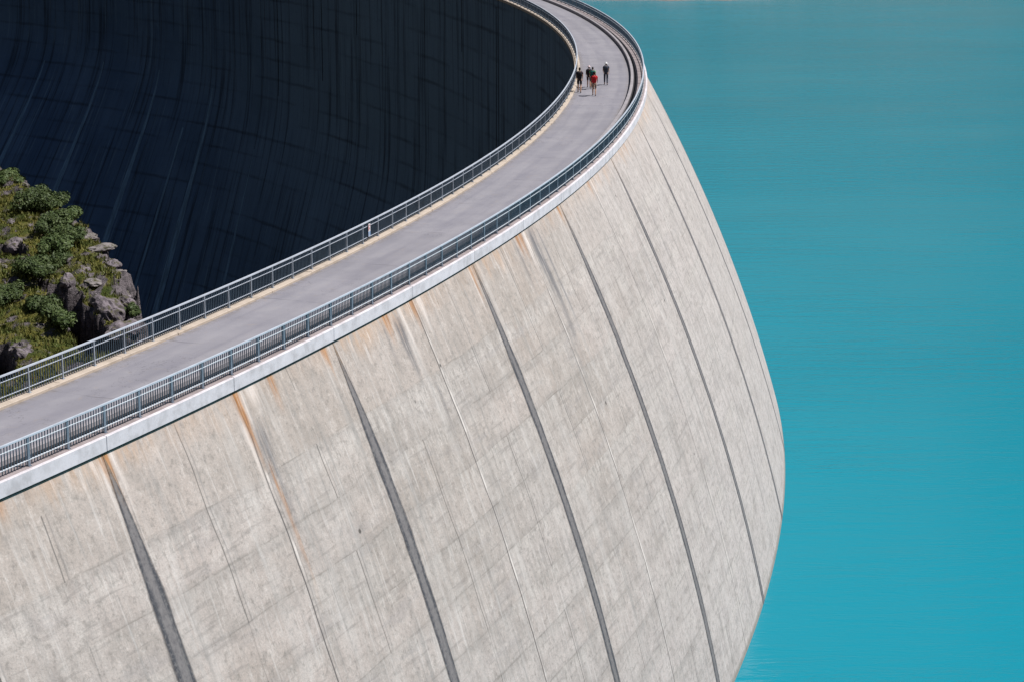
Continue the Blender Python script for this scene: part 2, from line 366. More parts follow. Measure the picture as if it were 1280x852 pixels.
def face(name, prof, z0, z1, nz, m, nphi=800, fine=False):
    V = []; F = []; U = []
    pl = [PH0 + (PH1-PH0)*i/nphi for i in range(nphi+1)]; zl = [z0 + (z1-z0)*j/nz for j in range(nz+1)]
    if fine:
        pl = [q for q in pl if not (-125/265 < q < -30/265)] + [(-125 + .13*i)/265 for i in range(int(95/.13)+1)]; pl.sort()
        zl = [z0 - .13*j for j in range(80)] + [z0 - .13*80 - .6*j for j in range(60)]
    nphi, nz = len(pl)-1, len(zl)-1
    for ph in pl:
        for z in zl: V.append(pol(prof(z, ph), ph, z)); U.append((ph*265, z))
    k = nz+1
    flip = prof is prof_dn
    for i in range(nphi):
        for j in range(nz):
            a = i*k+j; q = (a, a+k, a+k+1, a+1); F.append(q[::-1] if not flip else q)
    o = mesh_obj(name, V, F, m, dam, True, U)
    if fine:
        ca = o.data.color_attributes.new('stains', 'FLOAT_COLOR', 'POINT')
        ca.data.foreach_set('color', np.array([stain(a, b) if b > -12 and a < -28 else (0., 0., 0., 1.) for a, b in U]).ravel())
    return o
face('upstream_face', prof_up, Z_TOP + .05, -45., 90, M_UP, fine=True)
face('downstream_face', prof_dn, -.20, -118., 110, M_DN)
# crown body under the road (fills the top)
ring('crown_slab', [(259.90, -.40), (265.50, -.40), (265.50, -.31), (264.66, -.31), (264.66, -.012), (259.97, -.012)], M_LEDGE, dam)
# coping: one stone per 8 m, thin open joints between
ns = int((PH1-PH0)*265/8.02); w = 8.02/265.
V = []; F = []
for s in range(-25, 41):
    pa = (-107.15 + 8.02*s)/265. + .018/265; pb = pa + w - .036/265
    if pa < PH0 or pb > PH1: continue
    prf = [(265.50, Z_TOP), (265.695, Z_TOP), (265.70, Z_TOP+.012), (265.70, .085), (265.685, .105), (265.575, .105), (265.56, .09), (265.56, Z_TOP+.1)]
    b0 = len(V); kk = len(prf)
    for i in range(9):
        ph = pa + (pb-pa)*i/8
        V += [pol(r, ph, z) for r, z in prf]
    for i in range(8):
        for j in range(kk): a = b0+i*kk+j; b = b0+i*kk+(j+1) % kk; F.append((a, b, b+kk, a+kk))
    F.append(tuple(b0+j for j in range(kk))[::-1]); F.append(tuple(b0+8*kk+j for j in range(kk)))
mesh_obj('coping', V, F, M_COPE, dam)
ring('coping_joint_filler', [(265.52, Z_TOP+.02), (265.68, Z_TOP+.02), (265.68, .07), (265.52, .07)], M_WALK, dam)
ring('coping_gap_shade', [(265.45, Z_TOP-.05), (265.665, Z_TOP-.05), (265.665, Z_TOP-.003), (265.45, Z_TOP-.003)], M_DARK, dam)  # dark ring painting the shadow line below the coping
ring('walkway_slab', [(264.885, -.28), (265.555, -.28), (265.555, .10), (264.885, .10)], M_LEDGE, dam)
ring('walkway_kerb', [(264.38, -.15), (264.61, -.15), (264.61, .24), (264.595, .26), (264.40, .26), (264.38, .24)], M_WALK, dam)
ring('drain_channel', [(264.615, -.1), (264.88, -.1), (264.88, .08), (264.615, .08)], M_DARK, dam)
# downstream kerb in 4 m stones
V = []; F = []
for s in range(-53, 81):
    pa = (4.01*s)/260. + .01/260; pb = pa + (4.01-.02)/260
    if pa < PH0 or pb > PH1: continue
    dz = random.uniform(-.008, .008); dr = random.uniform(-.012, .012)
    prf = [(259.80, -.18), (260.28+dr, -.18), (260.28+dr, .085+dz), (260.26+dr, .11+dz), (259.82, .11+dz), (259.80, .09+dz)]
    b0 = len(V); kk = 6
    for i in range(4):
        ph = pa + (pb-pa)*i/3; V += [pol(r, ph, z) for r, z in prf]
    for i in range(3):
        for j in range(kk): a = b0+i*kk+j; b = b0+i*kk+(j+1) % kk; F.append((a, b, b+kk, a+kk))
    F.append(tuple(b0+j for j in range(kk))[::-1]); F.append(tuple(b0+3*kk+j for j in range(kk)))
mesh_obj('downstream_kerb', V, F, M_KERB, dam)
# the road surface
V = []; F = []; U = []; n = 900
for i in range(n+1):
    ph = PH0 + (PH1-PH0)*i/n
    for r in (260.20, 262.3, 264.42): V.append(pol(r, ph, 0.)); U.append((ph*265, r))
for i in range(n):
    for j in range(2): a = i*3+j; F.append((a, a+1, a+4, a+3))
tag(mesh_obj('road', V, F, M_ROAD, None, uvs=U), kind='structure')

# sealing strips over the contraction joints of the upstream face
def mat_seal():
    k = NT('joint_seal'); u, v = k.uv()   # u: -1..1 across, v: z
    e = k.math('ABSOLUTE', u)
    col = k.mix(k.ramp(k.add(e, k.mul(k.sub(k.noise(k.xyz(k.mul(u, 1.5), k.mul(v, .25), 9.), 1., 4., .7), .5), .9)), .25, .62), (.185, .172, .178), (.060, .062, .075))
    s = k.noise(k.xyz(k.mul(u, 2.4), k.mul(v, .35)), 1., 4., .7); col = k.mix(k.ramp(s, .5, .7, 0., .6), col, (.21, .20, .195))
    col = k.mix(k.mul(k.ramp(v, -2.6, -.5), k.ramp(k.noise(k.xyz(k.mul(u, 1.5), v), 1., 3.), .35, .6)), col, (.28, .17, .085))
    g_, *_q = k.pos(); gn = k.noise(g_, 5., 5., .8); col = k.mix(k.ramp(gn, .45, .66, 0., .6), col, (.24, .225, .225)); col = k.mix(k.ramp(gn, .5, .3, 0., .5), col, (.055, .056, .066))
    al = k.ramp(k.add(e, k.mul(k.sub(k.noise(k.xyz(k.mul(u, 2.2), k.mul(v, .7), 4.), 1., 5., .75), .5), .42)), .62, 1.02, 1., 0.); k.put(k.b.inputs['Alpha'], k.mul(al, .93))
    return k.fin(col, .7, .3)
M_SEAL = mat_seal()
def strip(name, phc, z0, z1, wf, prof, m, out, nz=150, seed=0):
    V = []; F = []; U = []
    for i in range(nz+1):
        z = z0 + (z1-z0)*i/nz; ww = wf(z)
        for j, s in enumerate((-1, -.5, 0, .5, 1)):
            jit = .07*ww*(mnoise.noise((seed*7.1 + s*3, z*.6, .5))) + .03*ww*mnoise.noise((seed*3.3+s*5, z*3., 2.)) if abs(s) == 1 else 0
            wander = .02*mnoise.noise((seed*1.7, z*.35, 9.))
            ph = phc + (s*ww/2 + jit + wander)/265.
            V.append(pol(prof(z, ph) + out, ph, z)); U.append((s, z))
    for i in range(nz):
        for j in range(4): a = i*5+j; F.append((a, a+1, a+6, a+5))
    return mesh_obj(name, V, F, m, dam, True, U)
k = 0
for i in range(-5, 25):
    s = -115.3 + 16.05*i + (.15 if i == 1 else 0)
    if not (PH0*265 < s < PH1*265): continue
    wmax = .98 if i == 0 else (.92 + .04*mnoise.noise((i, 0, 0)))
    wf = lambda z, wm=wmax, i=i: .07 + (wm-.07)*min(1., max(0., (-z-.6)/4.6))**.8
    strip('joint_seal', s/265., Z_TOP-.02, Z_WATER-2, wf, prof_up, M_SEAL, .010, seed=i)
# joints of the downstream face: black wet lines high up, pale lime trails low down
def mat_trail(name, c, fade_hi, fade_lo):
    kk = NT(name); u, v = kk.uv()
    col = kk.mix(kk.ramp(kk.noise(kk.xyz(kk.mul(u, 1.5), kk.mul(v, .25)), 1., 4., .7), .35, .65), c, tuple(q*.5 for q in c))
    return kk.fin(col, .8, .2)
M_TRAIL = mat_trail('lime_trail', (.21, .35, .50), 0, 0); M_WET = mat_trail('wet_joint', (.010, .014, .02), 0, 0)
for i, ph in enumerate((.985, .9195, .854, .7876, .7225, .6579, .5964)):
    z0 = (-6, -14, -22.5, -21.5, -21.5, -23, -31)[i]; z1 = (-30, -40, -42, -58, -62, -72, -80)[i]
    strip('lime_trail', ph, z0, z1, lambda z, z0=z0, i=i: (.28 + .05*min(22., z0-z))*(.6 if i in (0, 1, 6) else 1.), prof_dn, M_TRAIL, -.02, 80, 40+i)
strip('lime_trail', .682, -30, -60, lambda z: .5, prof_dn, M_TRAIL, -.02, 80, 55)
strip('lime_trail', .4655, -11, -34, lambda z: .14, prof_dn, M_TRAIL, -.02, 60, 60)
for i, (ph, z0, z1) in enumerate(((.575, -1, -22), (.515, -1, -18), (.4655, -1, -10), (.2360, -1, -60), (.175, -1, -60), (.30, -1, -8))):
    strip('wet_joint', ph, z0, z1, lambda z: .30 if 3 <= i <= 3 else .2, prof_dn, M_WET, -.02, 80, 70+i)

# ------------------------------------------------------------------ railings
def arc_bar(name, r, z0, z1, w, m, parent, p0=PH0+.01, p1=PH1-.01, round_top=False):
    if round_top:
        zc = (z0+z1)/2; h = (z1-z0)/2
        prf = [(r + w/2*cos(t), zc + h*sin(t)) for t in [2*pi*i/10 for i in range(10)]]
    else: prf = [(r-w/2, z0), (r+w/2, z0), (r+w/2, z1), (r-w/2, z1)]
    return ring(name, prf, m, parent, p0, p1, 700)
def railing(name, label, r, zf, zt, post_w, post_d, phase, mp, group):
    root = empty(name, pol(r, 0., zf)); tag(root, label, 'railing', group)
    h = zt - zf; wide = mp is M_POST
    arc_bar('top_rail', r, zt-.05, zt, .09, M_RAIL, root)
    arc_bar('middle_rail', r, zf+h*.745, zf+h*.745+.02, .06 if wide else .045, M_RAILW if wide else M_RAIL, root)
    arc_bar('bottom_rail', r, zf+h*.20, zf+h*.20+.02, .07 if wide else .045, M_RAILW if wide else M_RAIL, root)
    pm = MB(); pm.box(-post_d/2, post_d/2, -post_w/2, post_w/2, .0, h-.05); pm.box(-.07, .07, -.07, .07, 0., .012)
    for sx in (-.05, .05):
        for sy in (-.05, .05): pm.box(sx-.01, sx+.01, sy-.01, sy+.01, .012, .028)
    bm_ = MB()
    nb = 13
    for i in range(nb):
        y = -1. + 2.*(i+1)/(nb+1); x = -y*y/(2*r)*1. + 1./(2*r)*0
        bm_.box(x-.018, x+.018, y-.008, y+.008, h*.07, h-.05)
    first = [None, None]; dphi = 2.006/r; restP = MB(); restB = MB()
    i0 = int((-0.475 - phase/r)/dphi); cnt = 0
    L = root.location
    imin = int((PH0+.02 - phase/r)/dphi); imax = int((PH1-.02 - phase/r)/dphi)
    for i in range(imin, imax):
        for kind in (0, 1):
            ph = phase/r + dphi*(i + (.5 if kind else 0.)); c, s = cos(ph), sin(ph)
            loc = (CX + r*c - L.x, CY + r*s - L.y, 0.)
            src = bm_ if kind else pm
            if i0 <= i < i0+98:
                if first[kind] is None:
                    o = src.build('baluster_panel' if kind else 'post', M_BAR if kind else mp, root); first[kind] = o
                else:
                    o = first[kind].copy(); C.objects.link(o); o.parent = root
                o.location = loc; o.rotation_euler = (0, 0, ph)
            else:
                tgt = restB if kind else restP; b0 = len(tgt.v)
                tgt.v += [(loc[0] + x*c - y*s, loc[1] + x*s + y*c, z) for x, y, z in src.v]
                tgt.f += [tuple(b0+q for q in f) for f in src.f]
    a = restP.build('post', mp, root); a['kind'] = 'stuff'; b = restB.build('baluster_panel', M_BAR, root); b['kind'] = 'stuff'
    return root
railing('upstream_railing', 'blue grey steel railing on the lake side of the dam crest above the sunlit face', 265.40, .10, 1.106, .12, .05, -119.02, M_POST, 'railings along the crest')
railing('downstream_railing', 'blue grey steel railing on the beige kerb beside the shaded inner side of the dam', 260.03, .11, 1.106, .05, .07, -109.78, M_POSTL, 'railings along the crest')

# small notice fixed to the downstream railing
sg_ph = -81.0/260.; sg = empty('notice_board', pol(260.10, sg_ph, .36), sg_ph)
tag(sg, 'small red and white notice fixed to the bars of the downstream railing', 'sign')
b = MB(); b.box(0, .012, -.13, .13, 0., .62); b.build('panel', mat_plain('notice_white', (.70, .72, .76), .5), sg)
b = MB(); b.box(.0125, .016, -.13, -.09, .30, .60); b.box(.0125, .016, .02, .09, .50, .57)
b.box(.0125, .016, -.03, .04, .34, .44); b.build('red_marking', mat_plain('notice_red', (.55, .08, .06), .5), sg)
b = MB(); b.box(.0125, .016, -.12, -.02, .02, .24); b.box(.0125, .016, .03, .12, .02, .24); b.build('blue_marking', mat_plain('notice_blue', (.25, .42, .70), .5), sg)

# ------------------------------------------------------------------ water
V = []; F = []; radii = [None, 290, 330, 400, 520, 700, 950, 1300, 1900]
pa, pb, n = -1.6, 2.3, 400
for i in range(n+1):
    ph = pa + (pb-pa)*i/n
    for r in radii:
        if r is None: r = prof_up(Z_WATER, ph) - 1.5 if PH0-.02 < ph < PH1+.02 else 270
        V.append(pol(r, ph, Z_WATER))
k = len(radii)
for i in range(n):
    for j in range(k-1): a = i*k+j; F.append((a, a+1, a+k+1, a+k))
tag(mesh_obj('water', V, F, M_WATER), kind='structure')

# ------------------------------------------------------------------ mountains all round and the far shore
def fbm(x, y, s, o=5):
    return mnoise.fractal((x*s, y*s, 3.3), 1., 2., o)
def shore_r(th):
    # distance of the waterline from the camera for a bearing th (clockwise from +Y)
    a = 582 + 8*mnoise.noise((th*26, 1.5, 0)) + 3*mnoise.noise((th*60, 4., 0))
    far = 760 + 90*mnoise.noise((th*5, 7., 0))
    t = max(0., min(1., (th - .10)/.16)); t = t*t*(3-2*t)
    return a*(1-t) + far*t
V = []; F = []; nt = 720; ks = [-60, 0, 4, 10, 20, 40, 80, 150, 260, 420, 640, 900, 1300, 1800, 2600]
ta, tb = -1.1, 3.6
for i in range(nt+1):
    th = ta + (tb-ta)*i/nt; r0 = shore_r(th)
    for d in ks:
        r = r0 + d; x, y = r*sin(th), r*cos(th)
        z = Z_WATER + (d*.35 if d < 0 else d**1.02*.52*(1 + .5*fbm(x, y, .004)) + min(d, 60)*.05*fbm(x, y, .02)*1.)
        if d > 0: z = max(z, Z_WATER + .15)
        V.append((x, y, z))
k = len(ks)
for i in range(nt):
    for j in range(k-1): a = i*k+j; F.append((a, a+k, a+k+1, a+1))
tag(mesh_obj('mountains', V, F, mat_mountain('mountain_rock', (.10, .09, .075), (.08, .078, .06), (.13, .12, .105)), None, True), kind='structure')
# pale stony beach along the far waterline
V = []; F = []; n = 1200
bs = [(-4, -.5), (0, .3), (5, 2.2), (12, 5.6), (24, 12.), (40, 21.)]
for i in range(n+1):
    th = -.08 + .95*i/n; r0 = shore_r(th)
    for d, z in bs:
        r = r0 + d; V.append((r*sin(th), r*cos(th), Z_WATER + z*(1 + .35*mnoise.noise((th*30, d*.1, 0)) + .12*mnoise.noise((th*150, d*.3, 5)))))
k = len(bs)
for i in range(n):
    for j in range(k-1): a = i*k+j; F.append((a, a+k, a+k+1, a+1))
tag(mesh_obj('beach', V, F, mat_mountain('beach_stone', (.40, .29, .26), (.33, .24, .22), (.46, .37, .34), .15), None, True), kind='structure')
# western mountains, behind the valley and behind the camera
V = []; F = []; nt = 260
for i in range(nt+1):
    th = 3.6 + (2*pi - 1.1 - 3.6)*i/nt
    for d in ks:
        r = 620 + 60*mnoise.noise((th*4, 2, 0)) + d; x, y = r*sin(th), r*cos(th)
        V.append((x, y, -100 + max(0, d)**1.02*.55*(1+.5*fbm(x, y, .004)) + (d*.3 if d < 0 else 0)))
k = len(ks)
for i in range(nt):
    for j in range(k-1): a = i*k+j; F.append((a, a+k, a+k+1, a+1))
tag(mesh_obj('western_mountains', V, F, bpy.data.materials['mountain_rock'], None, True), kind='structure')

# ------------------------------------------------------------------ valley ground below the dam
def ground_z(x, y):
    dx, dy = x-CX, y-CY; r = math.hypot(dx, dy); ph = math.atan2(dy, dx)
    a = abs(ph - .12)
    zw = -112 + 70*min(1.6, (a/.80))**1.6       # along the toe of the wall
    if r > 330: return -34 + 2*fbm(x, y, .02)     # lake bed beyond the wall
    zi = zw - 22*min(1., max(0., (250-r)/90.)) + max(0., 150-r)*.1
    if r > 262: zi = min(zi, -40) if abs(ph-.2) < .95 else zi
    return zi + 2.5*fbm(x, y, .03) + .6*fbm(x, y, .2, 3)
V = []; F = []; nx = 170; X0, X1, Y0, Y1 = -900, 330, -500, 900
xs = [X0 + (X1-X0)*(i/nx) for i in range(nx+1)]; ys = [Y0 + (Y1-Y0)*(i/nx) for i in range(nx+1)]
for yy in ys:
    for xx in xs: V.append((xx, yy, ground_z(xx, yy)))
for j in range(nx):
    for i in range(nx): a = j*(nx+1)+i; F.append((a, a+1, a+nx+2, a+nx+1))
M_HILL = mat_hill(); M_VAL = mat_mountain('valley_scree', (.028, .032, .022), (.05, .05, .045), (.02, .024, .014), .05)
tag(mesh_obj('ground', V, F, M_VAL, None, True), kind='structure')
R_ = 9000
tag(mesh_obj('lowland', [(-R_, -R_, -118), (R_, -R_, -118), (R_, R_, -118), (-R_, R_, -118)], [(0, 1, 2, 3)], M_VAL), kind='structure')

# ------------------------------------------------------------------ the rocky spur on the left
def px2ray(px, py):
    x = (px-640)/FPX; y = (426-py)/FPX
    return Vector((x, cos(PITCH)+y*sin(PITCH), -sin(PITCH)+y*cos(PITCH)))
def base_z(x, y): return -10. + .09*(y-108.)
def spur_pt(px, py):     # where a sight line meets the spur's mean surface (used once, to lay out the plan in metres)
    d = px2ray(px, py); t = (CAM_H + 10. + .09*108.)/( .09*d.y - d.z)
    return d.x*t, d.y*t
edge = [spur_pt(*q) for q in ((-60, 200), (0, 216), (25, 225), (50, 236), (70, 252), (90, 268), (110, 277), (133, 288), (152, 318), (160, 340), (165, 362), (168, 385), (171, 405))]
edge = [(-70, 172), (-52, 166)] + edge + [(-17.5, 106), (-18, 98), (-24, 86), (-34, 78), (-60, 60), (-120, 60), (-120, 160)]
EP = np.array(edge)
GX, GY = 300, 360
gx = np.linspace(-62, -12, GX); gy = np.linspace(80, 176, GY)
XX, YY = np.meshgrid(gx, gy)
def poly_sd(X, Y, EP=EP):
    inside = np.zeros(X.shape, bool); dmin = np.full(X.shape, 1e9); n = len(EP)
    for i in range(n):
        x0, y0 = EP[i]; x1, y1 = EP[(i+1) % n]
        ex, ey = x1-x0, y1-y0; t = np.clip(((X-x0)*ex + (Y-y0)*ey)/(ex*ex+ey*ey), 0, 1)
        dmin = np.minimum(dmin, np.hypot(X-x0-t*ex, Y-y0-t*ey))
        c = ((y0 > Y) != (y1 > Y)) & (X < (x1-x0)*(Y-y0)/(y1-y0+1e-12)+x0); inside ^= c
    return np.where(inside, dmin, -dmin)
# hollows under rock ledges: plan polygons and depth (their walls face away from the sun)
PITS = [([(50, 364), (72, 367), (100, 370), (110, 384), (126, 393), (146, 404), (168, 414), (160, 440), (96, 440), (90, 424), (82, 404), (64, 386)], 5.5),
        ([(-30, 300), (2, 303), (22, 305), (36, 318), (38, 328), (20, 333), (-30, 336)], 3.4),
        ([(-30, 430), (6, 433), (13, 445), (24, 472), (-30, 490)], 3.),
        ([(37, 278), (46, 280), (52, 289), (43, 292)], .8),
        ([(149, 381), (160, 384), (167, 398), (155, 397)], 2.),
        ([(6, 365), (24, 367), (33, 379), (16, 382)], 1.),
        ([(70, 335), (84, 338), (92, 346), (78, 347)], .7),
        ([(66, 268), (40, 266), (52, 276), (66, 276)], .6)]
PITS = [(np.array([spur_pt(*q) for q in pl]), d) for pl, d in PITS]
rocky = [(*spur_pt(a, b), c) for a, b, c in ((112, 342, .42), (108, 356, .5), (126, 350, .45), (150, 362, .6), (160, 345, .4), (120, 368, .5), (98, 276, .5), (118, 284, .6), (138, 294, .4), (155, 328, .4), (18, 303, .6), (87, 372, .6), (25, 443, .6), (105, 335, .4), (12, 280, .35), (150, 385, .7))]
def spur_z(x, y, sd=None):
    if sd is None: sd = float(poly_sd(np.array([[x]]), np.array([[y]]))[0, 0])
    z = base_z(x, y) + 1.0*fbm(x, y, .10, 3) + .45*fbm(x+9, y, .35, 4) + .16*fbm(x, y+5, 1.1, 3)
    wob = .8*fbm(x, y, .5, 4); s = sd + wob - .2 + .35*mnoise.noise((x*2.1, y*1.4, 8.))
    if s < 1.2: z -= .35*(1.2-s)**2 if s > 0 else (.5 + (-s)*5.5)
    # stepped ledges on the cliff
    if s < -.3: z += .8*math.sin(z*1.3)
    z += .25*mnoise.noise((x*1.3, y*1.3, z*1.3))
    return max(z, -80)
SD = poly_sd(XX, YY)
WOB = np.array([[mnoise.noise((float(x)*1.1, float(y)*1.1, 6.)) for x in gx] for y in gy])
DP = np.zeros(XX.shape); HOLLOW_SHADE = np.zeros(XX.shape)  # second mask paints shade into the deeper hollows
for pl, dd in PITS:
    q = poly_sd(XX, YY, pl) + .35*WOB
    t = np.clip(q/.30, 0, 1); DP = np.maximum(DP, dd*t*t*(3-2*t)*np.clip(.35 + q*.9, 0, 1)); HOLLOW_SHADE = np.maximum(HOLLOW_SHADE, np.clip((q-.10)/.15, 0, 1)*(dd > 1.5))
V = []; RK = []; HSH = []
for j in range(GY):
    for i in range(GX):
        x, y = float(gx[i]), float(gy[j]); V.append((x, y, spur_z(x, y, float(SD[j, i])) - float(DP[j, i])))
        rk = max([math.exp(-((x-a)**2 + ((y-b)/2.2)**2)/(c*c)) for a, b, c in rocky] + [0.]); 
        e_ = float(SD[j, i]) + .5*mnoise.noise((x*.9, y*.6, 3.)); th = x/y
        if -.235 < th: rk = max(rk, .85*(1-sst(e_, .35, 1.3)))
        RK.append(rk)
        HSH.append(float(HOLLOW_SHADE[j, i]))
F = []
for j in range(GY-1):
    for i in range(GX-1): a = j*GX+i; F.append((a, a+1, a+GX+1, a+GX))
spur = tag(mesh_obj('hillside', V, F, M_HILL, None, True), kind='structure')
at = spur.data.attributes.new('rock', 'FLOAT', 'POINT'); at.data.foreach_set('value', RK)
at = spur.data.attributes.new('hollow_shade', 'FLOAT', 'POINT'); at.data.foreach_set('value', HSH)
ZG = np.array([v[2] for v in V]).reshape(GY, GX)
def surf(x, y):
    i = min(GX-2, max(0, int((x-gx[0])/(gx[1]-gx[0])))); j = min(GY-2, max(0, int((y-gy[0])/(gy[1]-gy[0]))))
    return float(ZG[j, i])

# grass and herbs on the spur: one mass nobody could count
def grass():
    V = []; F = []; rng = random.Random(3); x0, x1, y0, y1 = -44, -15, 98, 168; cnt = 0
    while cnt < 46000:
        x, y = rng.uniform(x0, x1), rng.uniform(y0, y1)
        th = x/y
        if th < -.285 or th > -.15: continue
        i = int((x-gx[0])/(gx[1]-gx[0])); j = int((y-gy[0])/(gy[1]-gy[0]))
        if SD[j, i] < .3 or RK[j*GX+i] > .5: cnt += .2; continue
        zz = surf(x, y)
        if abs(ZG[min(GY-1, j+1), i] - ZG[j, i]) > .5 or abs(ZG[j, min(GX-1, i+1)] - ZG[j, i]) > .4: cnt += .2; continue
        if mnoise.noise((x*.5, y*.35, 0)) < -.25 and rng.random() < .7: continue
        h = rng.uniform(.08, .26)*(1 + .8*mnoise.noise((x*.8, y*.8, 4))); a = rng.uniform(0, pi); w_ = rng.uniform(.03, .09)
        b0 = len(V); lx, ly = rng.uniform(-.12, .12), rng.uniform(-.12, .12)
        V += [(x-w_*cos(a), y-w_*sin(a), zz-.05), (x+w_*cos(a), y+w_*sin(a), zz-.05), (x+lx, y+ly, zz+h)]; F.append((b0, b0+1, b0+2)); cnt += 1
    return V, F
V, F = grass()
tag(mesh_obj('grass', V, F, mat_leaf('grass_blades', (.075, .098, .022), (.175, .165, .048))), kind='stuff')

# shrubs
M_L1 = mat_leaf('shrub_leaf', (.036, .058, .018), (.066, .092, .028)); M_L2 = mat_leaf('shrub_leaf_pale', (.045, .075, .022), (.075, .105, .032)); M_STEM = mat_plain('shrub_stem', (.06, .045, .03), .8)
def shrub(px, py, w, d, h, m, label, seed, nleaf=2600):
    rng = random.Random(seed); x, y = spur_pt(px, py); z = max(surf(x, y), base_z(x, y)-.6)
    root = empty('shrub', (x, y, z-.05)); tag(root, label, 'shrub', 'shrubs on the rocky spur')
    lobes = []
    for i in range(11):
        a = rng.uniform(0, 2*pi); q = rng.uniform(0, .75)
        lobes.append((q*w*cos(a), q*d*sin(a), h*rng.uniform(.35, .72)*(1-.35*q), rng.uniform(.28, .46)))
    V = []; F = []
    for i in range(nleaf):
        lx, ly, lz, lr = rng.choice(lobes)
        while True:
            p = Vector((rng.uniform(-1, 1), rng.uniform(-1, 1), rng.uniform(-1, 1)))
            if .45 < p.length < 1.: break
        if p.z < -.4 and rng.random() < .6: continue
        c = Vector((lx + p.x*lr*w, ly + p.y*lr*d, lz + p.z*lr*h*.95))
        if c.z < .02: c.z = rng.uniform(.02, .25*h)
        nn = (p + Vector((rng.uniform(-.7, .7), rng.uniform(-.7, .7), rng.uniform(-.2, .9)))).normalized()
        u = nn.orthogonal().normalized(); u = Matrix.Rotation(rng.uniform(0, 2*pi), 3, nn) @ u; v = nn.cross(u); s = rng.uniform(.025, .10)*(.7 + .6*rng.random())
        b0 = len(V); V += [tuple(c + u*s*1.4), tuple(c + v*s*.7), tuple(c - u*s*1.4), tuple(c - v*s*.7)]; F.append((b0, b0+1, b0+2, b0+3))
    mesh_obj('foliage', V, F, m, root, world=False)
    b = MB()
    for i in range(9):
        lx, ly, lz, lr = lobes[i]; b.tube((lx*.15, ly*.15, -.1), (lx*.7, ly*.7, lz*.8), .035, .012, 5)
    b.build('stem', M_STEM, root)
shrubs = [
 (44, 256, 1.15, 2.4, 1.7, M_L1, 'dark rounded shrub at the upper end of the shrub belt, near the ridge'),
 (62, 262, 1.2, 2.6, 1.5, M_L1, 'broad dark green shrub just below the ridge, right of the uppermost shrub'),
 (78, 275, 1.2, 2.6, 1.3, M_L2, 'mid green shrub spreading up to the pale ridge rock'),
 (66, 292, 1.1, 2.4, 1.6, M_L1, 'dense green shrub in the middle of the shrub belt with shade on its left'),
 (84, 300, 1.2, 2.4, 1.3, M_L1, 'green shrub beside the grassy slope, right of the dense middle shrub'),
 (72, 312, 1.1, 2.2, 1.4, M_L2, 'bright green shrub at the lower end of the shrub belt'),
 (71, 330, 1.0, 2.0, 1.3, M_L1, 'round grey green shrub standing alone left of the small boulders'),
 (45, 347, 1.2, 2.4, 1.1, M_L2, 'loose low shrub below the round grey green shrub'),
 (37, 362, 1.3, 2.2, 1.2, M_L1, 'dark shrub above the shadowed dip at the left'),
 (8, 383, .9, 2.2, 1.2, M_L1, 'dark green shrub at the left edge of the photo beside the dip'),
 (66, 404, 1.0, 2.2, 1.4, M_L1, 'bushy green shrub hanging over the deep dark hollow'),
 (78, 416, .8, 1.8, 1.2, M_L2, 'small green shrub at the lower rim of the deep dark hollow'),
 (14, 224, 1.3, 2.2, 1.0, M_L2, 'low green shrub on the ridge at the far left'),
 (46, 396, .8, 1.4, .9, M_L1, 'small dark shrub left of the shrub hanging over the hollow'),
 (165, 381, .45, .9, .7, M_L1, 'tiny dark shrub on the cliff edge above the railing'),
]
for i, (a, b, w_, d_, h_, m_, lab) in enumerate(shrubs): shrub(a, b, w_*1.18, d_*1.2, h_*.92, m_, lab, 100+i, int(2600 + 2400*w_))

# boulders
M_ROCK = mat_rock('boulder_rock', (.215, .185, .205)); M_ROCKP = mat_rock('boulder_rock_pale', (.25, .225, .225))
def boulder(px, py, sx, sy, sz, rz, seed, label, m=M_ROCK, dz=0.):
    x, y = spur_pt(px, py); z = surf(x, y)
    bm = bmesh.new(); bmesh.ops.create_icosphere(bm, subdivisions=4, radius=1.)
    for v in bm.verts:
        p = v.co.copy(); q = Vector((seed*3.1, 0, 0))
        n1 = mnoise.noise(p*1.1+q); n2 = mnoise.noise(p*2.6+q); n3 = mnoise.noise(p*6+q)
        f = 1 + .38*n1 + .20*n2 + .07*n3
        f = min(f, 1.08); f -= .10*abs(mnoise.noise(p*3.3+q*2)) + .05*abs(mnoise.noise(p*9+q)); v.co = Vector((p.x*sx, p.y*sy, p.z*sz))*f
        v.co.z = v.co.z + .05*sz*math.sin(v.co.z*14/sz*.5)
    me = bpy.data.meshes.new('boulder'); bm.to_mesh(me); bm.free(); me.materials.append(m)
    o = bpy.data.objects.new('boulder', me); C.objects.link(o); o.location = (x, y, max(z, base_z(x, y)-1.6) - sz*.30 + dz); o.rotation_euler = (0, 0, rz)
    tag(o, label, 'boulder', 'boulders on the rocky spur')
boulder(22, 300, .95, 1.5, .55, .3, 1, 'grey lavender boulder overhanging the dark cave at the left edge', dz=.15)
boulder(33, 314, .5, .9, .35, -.2, 2, 'small grey boulder at the right end of the cave under the larger boulder')
boulder(131, 380, 1.0, 2.2, .95, .5, 3, 'large grey slab boulder above the deep hollow next to the railing', dz=.25)
boulder(153, 396, .85, 1.7, .6, -.4, 4, 'flat grey boulder just above the railing, right of the large slab')
boulder(85, 363, .48, 1.0, .6, .1, 5, 'pale lavender boulder standing at the upper rim of the deep hollow', dz=.1)
boulder(14, 258+24, .32, .6, .3, .2, 6, 'small grey rock alone in the yellow grass')
boulder(28, 446, .75, 1.2, .7, .6, 7, 'dark grey boulder beside the lower cave, touching the railing line')
boulder(91, 327, .42, .8, .4, .3, 8, 'small boulder between the round shrub and the stony path')
boulder(104, 336, .38, .9, .28, -.3, 9, 'low boulder beside the stony path, right of the small boulder')
boulder(90, 280, .5, 1.2, .22, .2, 10, 'pale rock slab on the ridge at the end of the shrub belt', M_ROCKP)
